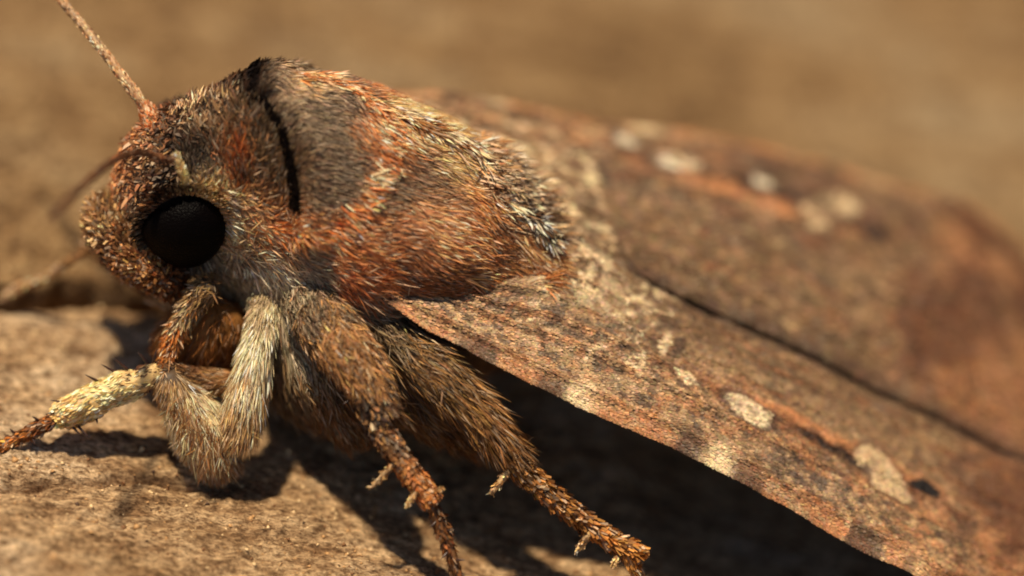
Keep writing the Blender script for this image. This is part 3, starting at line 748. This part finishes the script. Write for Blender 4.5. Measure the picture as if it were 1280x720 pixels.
def wing_colour(t, v, P, seed):
    if seed == 2: t = t + .12; v = v ** .6                         # the far wing lies a little further forward
    """pigment of the forewing: t along the wing, v from the leading edge (0) to the seam (1)"""
    n = len(t)
    q = np.stack([t * 16, v * 6, np.full(n, seed * 7.0)], -1)
    w1 = fbm(q * .8, 3, 91); w2 = fbm(q * 3.0, 3, 92); w3 = noise(q * 9, 93); w4 = fbm(q * np.array([5.5, 5.5, 1]), 3, 98)
    tt = t + .012 * w2; vv = v + .03 * w2
    base = lin(138, 106, 74); pale = lin(198, 158, 114); dark = lin(70, 50, 38); orange = lin(186, 124, 78); rust = lin(146, 88, 50); grey = lin(116, 94, 70); cream = lin(228, 198, 154); blk = lin(24, 16, 12)
    c = np.tile(base, (n, 1))
    def mix(mask, colr):
        nonlocal c
        mask = np.clip(mask, 0, 1)[:, None]; c = c * (1 - mask) + np.asarray(colr) * mask
    mix(smooth(-.1, .8, w1) * .7, grey); mix(smooth(.2, .7, fbm(q * np.array([1.3, 1.3, 1]), 2, 99)) * .5, lin(96, 68, 48))
    mix(smooth(.62, .85, vv) * .75, lin(112, 82, 54))                       # drab inner half
    mix(smooth(.45, .25, vv) * smooth(.5, .1, tt) * .6, pale)               # pale leading part near the root
    mix(smooth(.10, .55, w4 + .45 * w1) * (.75 - .4 * smooth(.45, .7, vv)), dark)                          # dark mottling
    mix(smooth(.2, .7, -w4 + .2 * w1) * (.6 - .35 * smooth(.45, .7, vv)), pale)
    mix(smooth(.1, .6, fbm(q * np.array([3.2, 3.2, 1]), 3, 95)) * smooth(.75, .4, vv) * .45, orange)
    for a, b in ((.10, -.02), (.30, .0), (.40, .06), (.52, .16), (.70, .12), (.86, .04)):
        mix(np.exp(-((vv - (a + b * tt)) / .013) ** 2) * smooth(-.3, .4, w1) * .5, rust)
    # leading edge: rusty with pale and dark dashes
    edge = smooth(.16, .03, vv)
    mix(edge * .75 * smooth(-.6, .2, w4), orange)
    mix(edge * smooth(.2, .5, noise(np.stack([t * 38, v * 3, 0 * t + seed], -1), 96)) * .8, dark)
    mix(smooth(.20, .05, vv) * np.exp(-((tt - .505) / .02) ** 2), cream)
    mix(smooth(.2, .04, vv) * np.exp(-((tt - .31) / .014) ** 2), cream)
    mix(smooth(.25, .08, vv) * np.exp(-((tt - .465) / .02) ** 2) * .8, dark)
    mix(smooth(.2, .05, vv) * np.exp(-((tt - .80) / .018) ** 2) * .9, pale)
    # pale broken lines across the wing
    for a, b, k in ((.20, .05, 5), (.30, .06, 6), (.345, .05, 7)):
        z = t + .022 * fbm(q * np.array([2.2, 2.2, 1]), 2, 97) - (a + b * vv + .008 * np.sin(vv * 18 + k))
        mix(np.exp(-(z / .009) ** 2) * smooth(.12, .3, vv) * .75 * smooth(-.1, .4, w4 + .1), cream)
        mix(np.exp(-((z - .022) / .008) ** 2) * smooth(.2, .4, vv) * .6, dark)
    mix(np.exp(-((tt - .26) / .07) ** 2) * smooth(.45, .7, vv) * smooth(-.5, .2, w4) * .8, cream)
    # dark wedge through the two spots
    wedge = np.exp(-((vv - .46) / .075) ** 2) * smooth(.40, .5, tt) * smooth(.86, .74, tt)
    mix(wedge * .75, rust)
    mix(np.exp(-((vv - .43) / .05) ** 2) * smooth(.56, .62, tt) * smooth(.74, .68, tt) * .95, blk)
    mix(np.exp(-((vv - .52) / .03) ** 2) * smooth(.5, .56, tt) * smooth(.86, .74, tt) * .8, orange)
    # round spot
    def spot(t0, v0, at_, av, tilt=0.0):
        dt = t + .006 * w2 + .003 * w4 - t0; dv = v + .018 * w2 + .012 * w4 - v0 - tilt * dt
        return np.sqrt((dt / at_) ** 2 + (dv / av) ** 2)
    r = spot(.530, .41, .034, .070, -.6)
    mix(smooth(1.6, 1.15, r) * .75, dark); mix(smooth(1.12, .85, r), lin(212, 184, 146)); mix(smooth(.75, .2, r) * .45 * smooth(-.3, .3, w4), grey)
    # kidney spot
    r = np.minimum(spot(.708, .50, .020, .085), spot(.742, .41, .03, .085)); r = np.minimum(r, spot(.728, .45, .02, .07))
    mix(smooth(1.6, 1.2, r) * .6, dark); mix(smooth(1.15, .8, r) * .9, lin(196, 164, 124)); mix(smooth(.5, .2, spot(.712, .49, .016, .06)) * .6, grey)
    mix(smooth(1.1, .7, spot(.79, .50, .022, .05)), blk)
    # claw mark in the middle, small white dashes
    mix(smooth(1.2, .7, spot(.40, .60, .007, .085, -2.0)) * .85, cream); mix(smooth(1.3, .8, spot(.418, .62, .008, .07)) * .8, dark)
    mix(smooth(1.2, .7, spot(.435, .42, .016, .018, -1.2)) * .85, cream)
    # outer part: rusty brown with dark patches
    o = smooth(.80, .92, tt + .03 * w1)
    mix(o * .6, lin(150, 96, 58)); mix(o * smooth(0, .5, w1) * .7, lin(78, 44, 26))
    mix(np.exp(-((tt - .87 - .03 * np.sin(vv * 14)) / .01) ** 2) * .5, dark)
    if seed == 2:
        for ts, vs, rs in ((.47, .30, 1.0), (.52, .44, .8), (.645, .40, 1.0)):
            rr = spot(ts, vs, .016 * rs, .05 * rs); mix(smooth(1.9, 1.2, rr) * .7, dark); mix(smooth(1.1, .7, rr), lin(235, 215, 185))
        mix(smooth(.0, .5, fbm(q * np.array([.9, .9, 1]), 3, 101)) * smooth(.85, .4, vv) * .6, lin(74, 48, 32))
    # seam edge
    mix(smooth(.955, .99, v) * .6, dark)
    k = np.exp(rng.normal(0, .24, n))[:, None] * np.exp(rng.normal(0, .07, (n, 3)))
    return c * k

def make_wing(G, n, seed, sw):
    nu, nv, _ = G.shape
    V = G.reshape(-1, 3); Q = grid_faces(nu, nv)
    # a real membrane: two sides and a rim
    dn = np.array([0, 0, -.035]); n0 = len(V)
    V2 = np.r_[V, V + dn]
    rim = []
    idx = np.arange(n0).reshape(nu, nv)
    loop = np.r_[idx[:, 0], idx[-1, 1:], idx[::-1, -1][1:], idx[0, ::-1][1:-1]]
    lp2 = np.roll(loop, -1)
    rim = np.stack([loop, lp2, lp2 + n0, loop + n0], 1)
    Qa = np.r_[Q, Q[:, ::-1] + n0, rim]
    o = mesh_obj('forewing', V2, Qa, None, None, M_MEMB, moth)
    # overlapping scales
    t = rng.random(n) ; v = rng.random(n)
    rows = 17.0 / (sw * 1.35); sh = .5 * noise(np.stack([v * 9, t * 6, 0 * t], -1), 13)
    t = np.clip((np.floor(t * rows + sh) + .5 - sh + rng.normal(0, .16, n)) / rows, 0, 1)
    wdt = np.linalg.norm(G[:, -1] - G[:, 0], axis=1); wdt = wdt / wdt.max()
    keep = rng.random(n) < np.interp(t, np.linspace(0, 1, nu), np.maximum(wdt, .25)); t, v = t[keep], v[keep]
    # a frayed row along the leading edge
    ne = n // 8
    t = np.r_[t, rng.random(ne)]; v = np.r_[v, rng.random(ne) * .012]
    fi, fj = t * (nu - 1), v * (nv - 1)
    i, j = np.minimum(fi.astype(int), nu - 2), np.minimum(fj.astype(int), nv - 2)
    a, b = (fi - i)[:, None], (fj - j)[:, None]
    P = G[i, j] * (1 - a) * (1 - b) + G[i + 1, j] * a * (1 - b) + G[i, j + 1] * (1 - a) * b + G[i + 1, j + 1] * a * b
    du = unit(G[i + 1, j] - G[i, j]); dv = unit(G[i, j + 1] - G[i, j])
    N = unit(np.cross(du, dv)); N = N * np.sign(N[:, 2:3])
    c = wing_colour(t, v, P, seed)
    m_ = len(P)
    d = unit(du + dv * (rng.normal(0, .22, m_) - 1.1 * smooth(.02, 0, v))[:, None] + N * np.abs(rng.normal(.16, .1, m_))[:, None])
    vv = blades(P + N * .012, d, N, sw * 2.0 * rng.uniform(.7, 1.3, m_), sw * rng.uniform(.7, 1.25, m_), c, -.05, .25, 1.06, .7)
    s = mesh_obj('wing_scales', vv[0], vv[1], vv[2], vv[3], M_SCALE, o, False); s['kind'] = 'stuff'
    return o
make_wing(GN, 105000, 1, .046)
make_wing(GF, 34000, 2, .075)

# hind wing and flank under the near forewing
A = spline([p + np.array([.4, .9, -.75]) for p in np.array(costaN)], 60); B = spline([p + np.array([0, .2, -.5]) for p in np.array(seamN)], 60)
v = np.linspace(0, 1, 20)[None, :, None]; H = (A[:, None] * (1 - v) + B[:, None] * v)
H[..., 2] += .05 * np.sin(np.linspace(0, 1, 20) * 40)[None]
Hv = H.reshape(-1, 3); n0 = len(Hv); Q = grid_faces(60, 20)
mesh_obj('hindwing', np.r_[Hv, Hv + [0, 0, -.03]], np.r_[Q, Q[:, ::-1] + n0], None, None, M_MEMB, moth)

for o in scene.objects:
    if o.type == 'MESH' and o.parent and 'category' in o: del o['category']
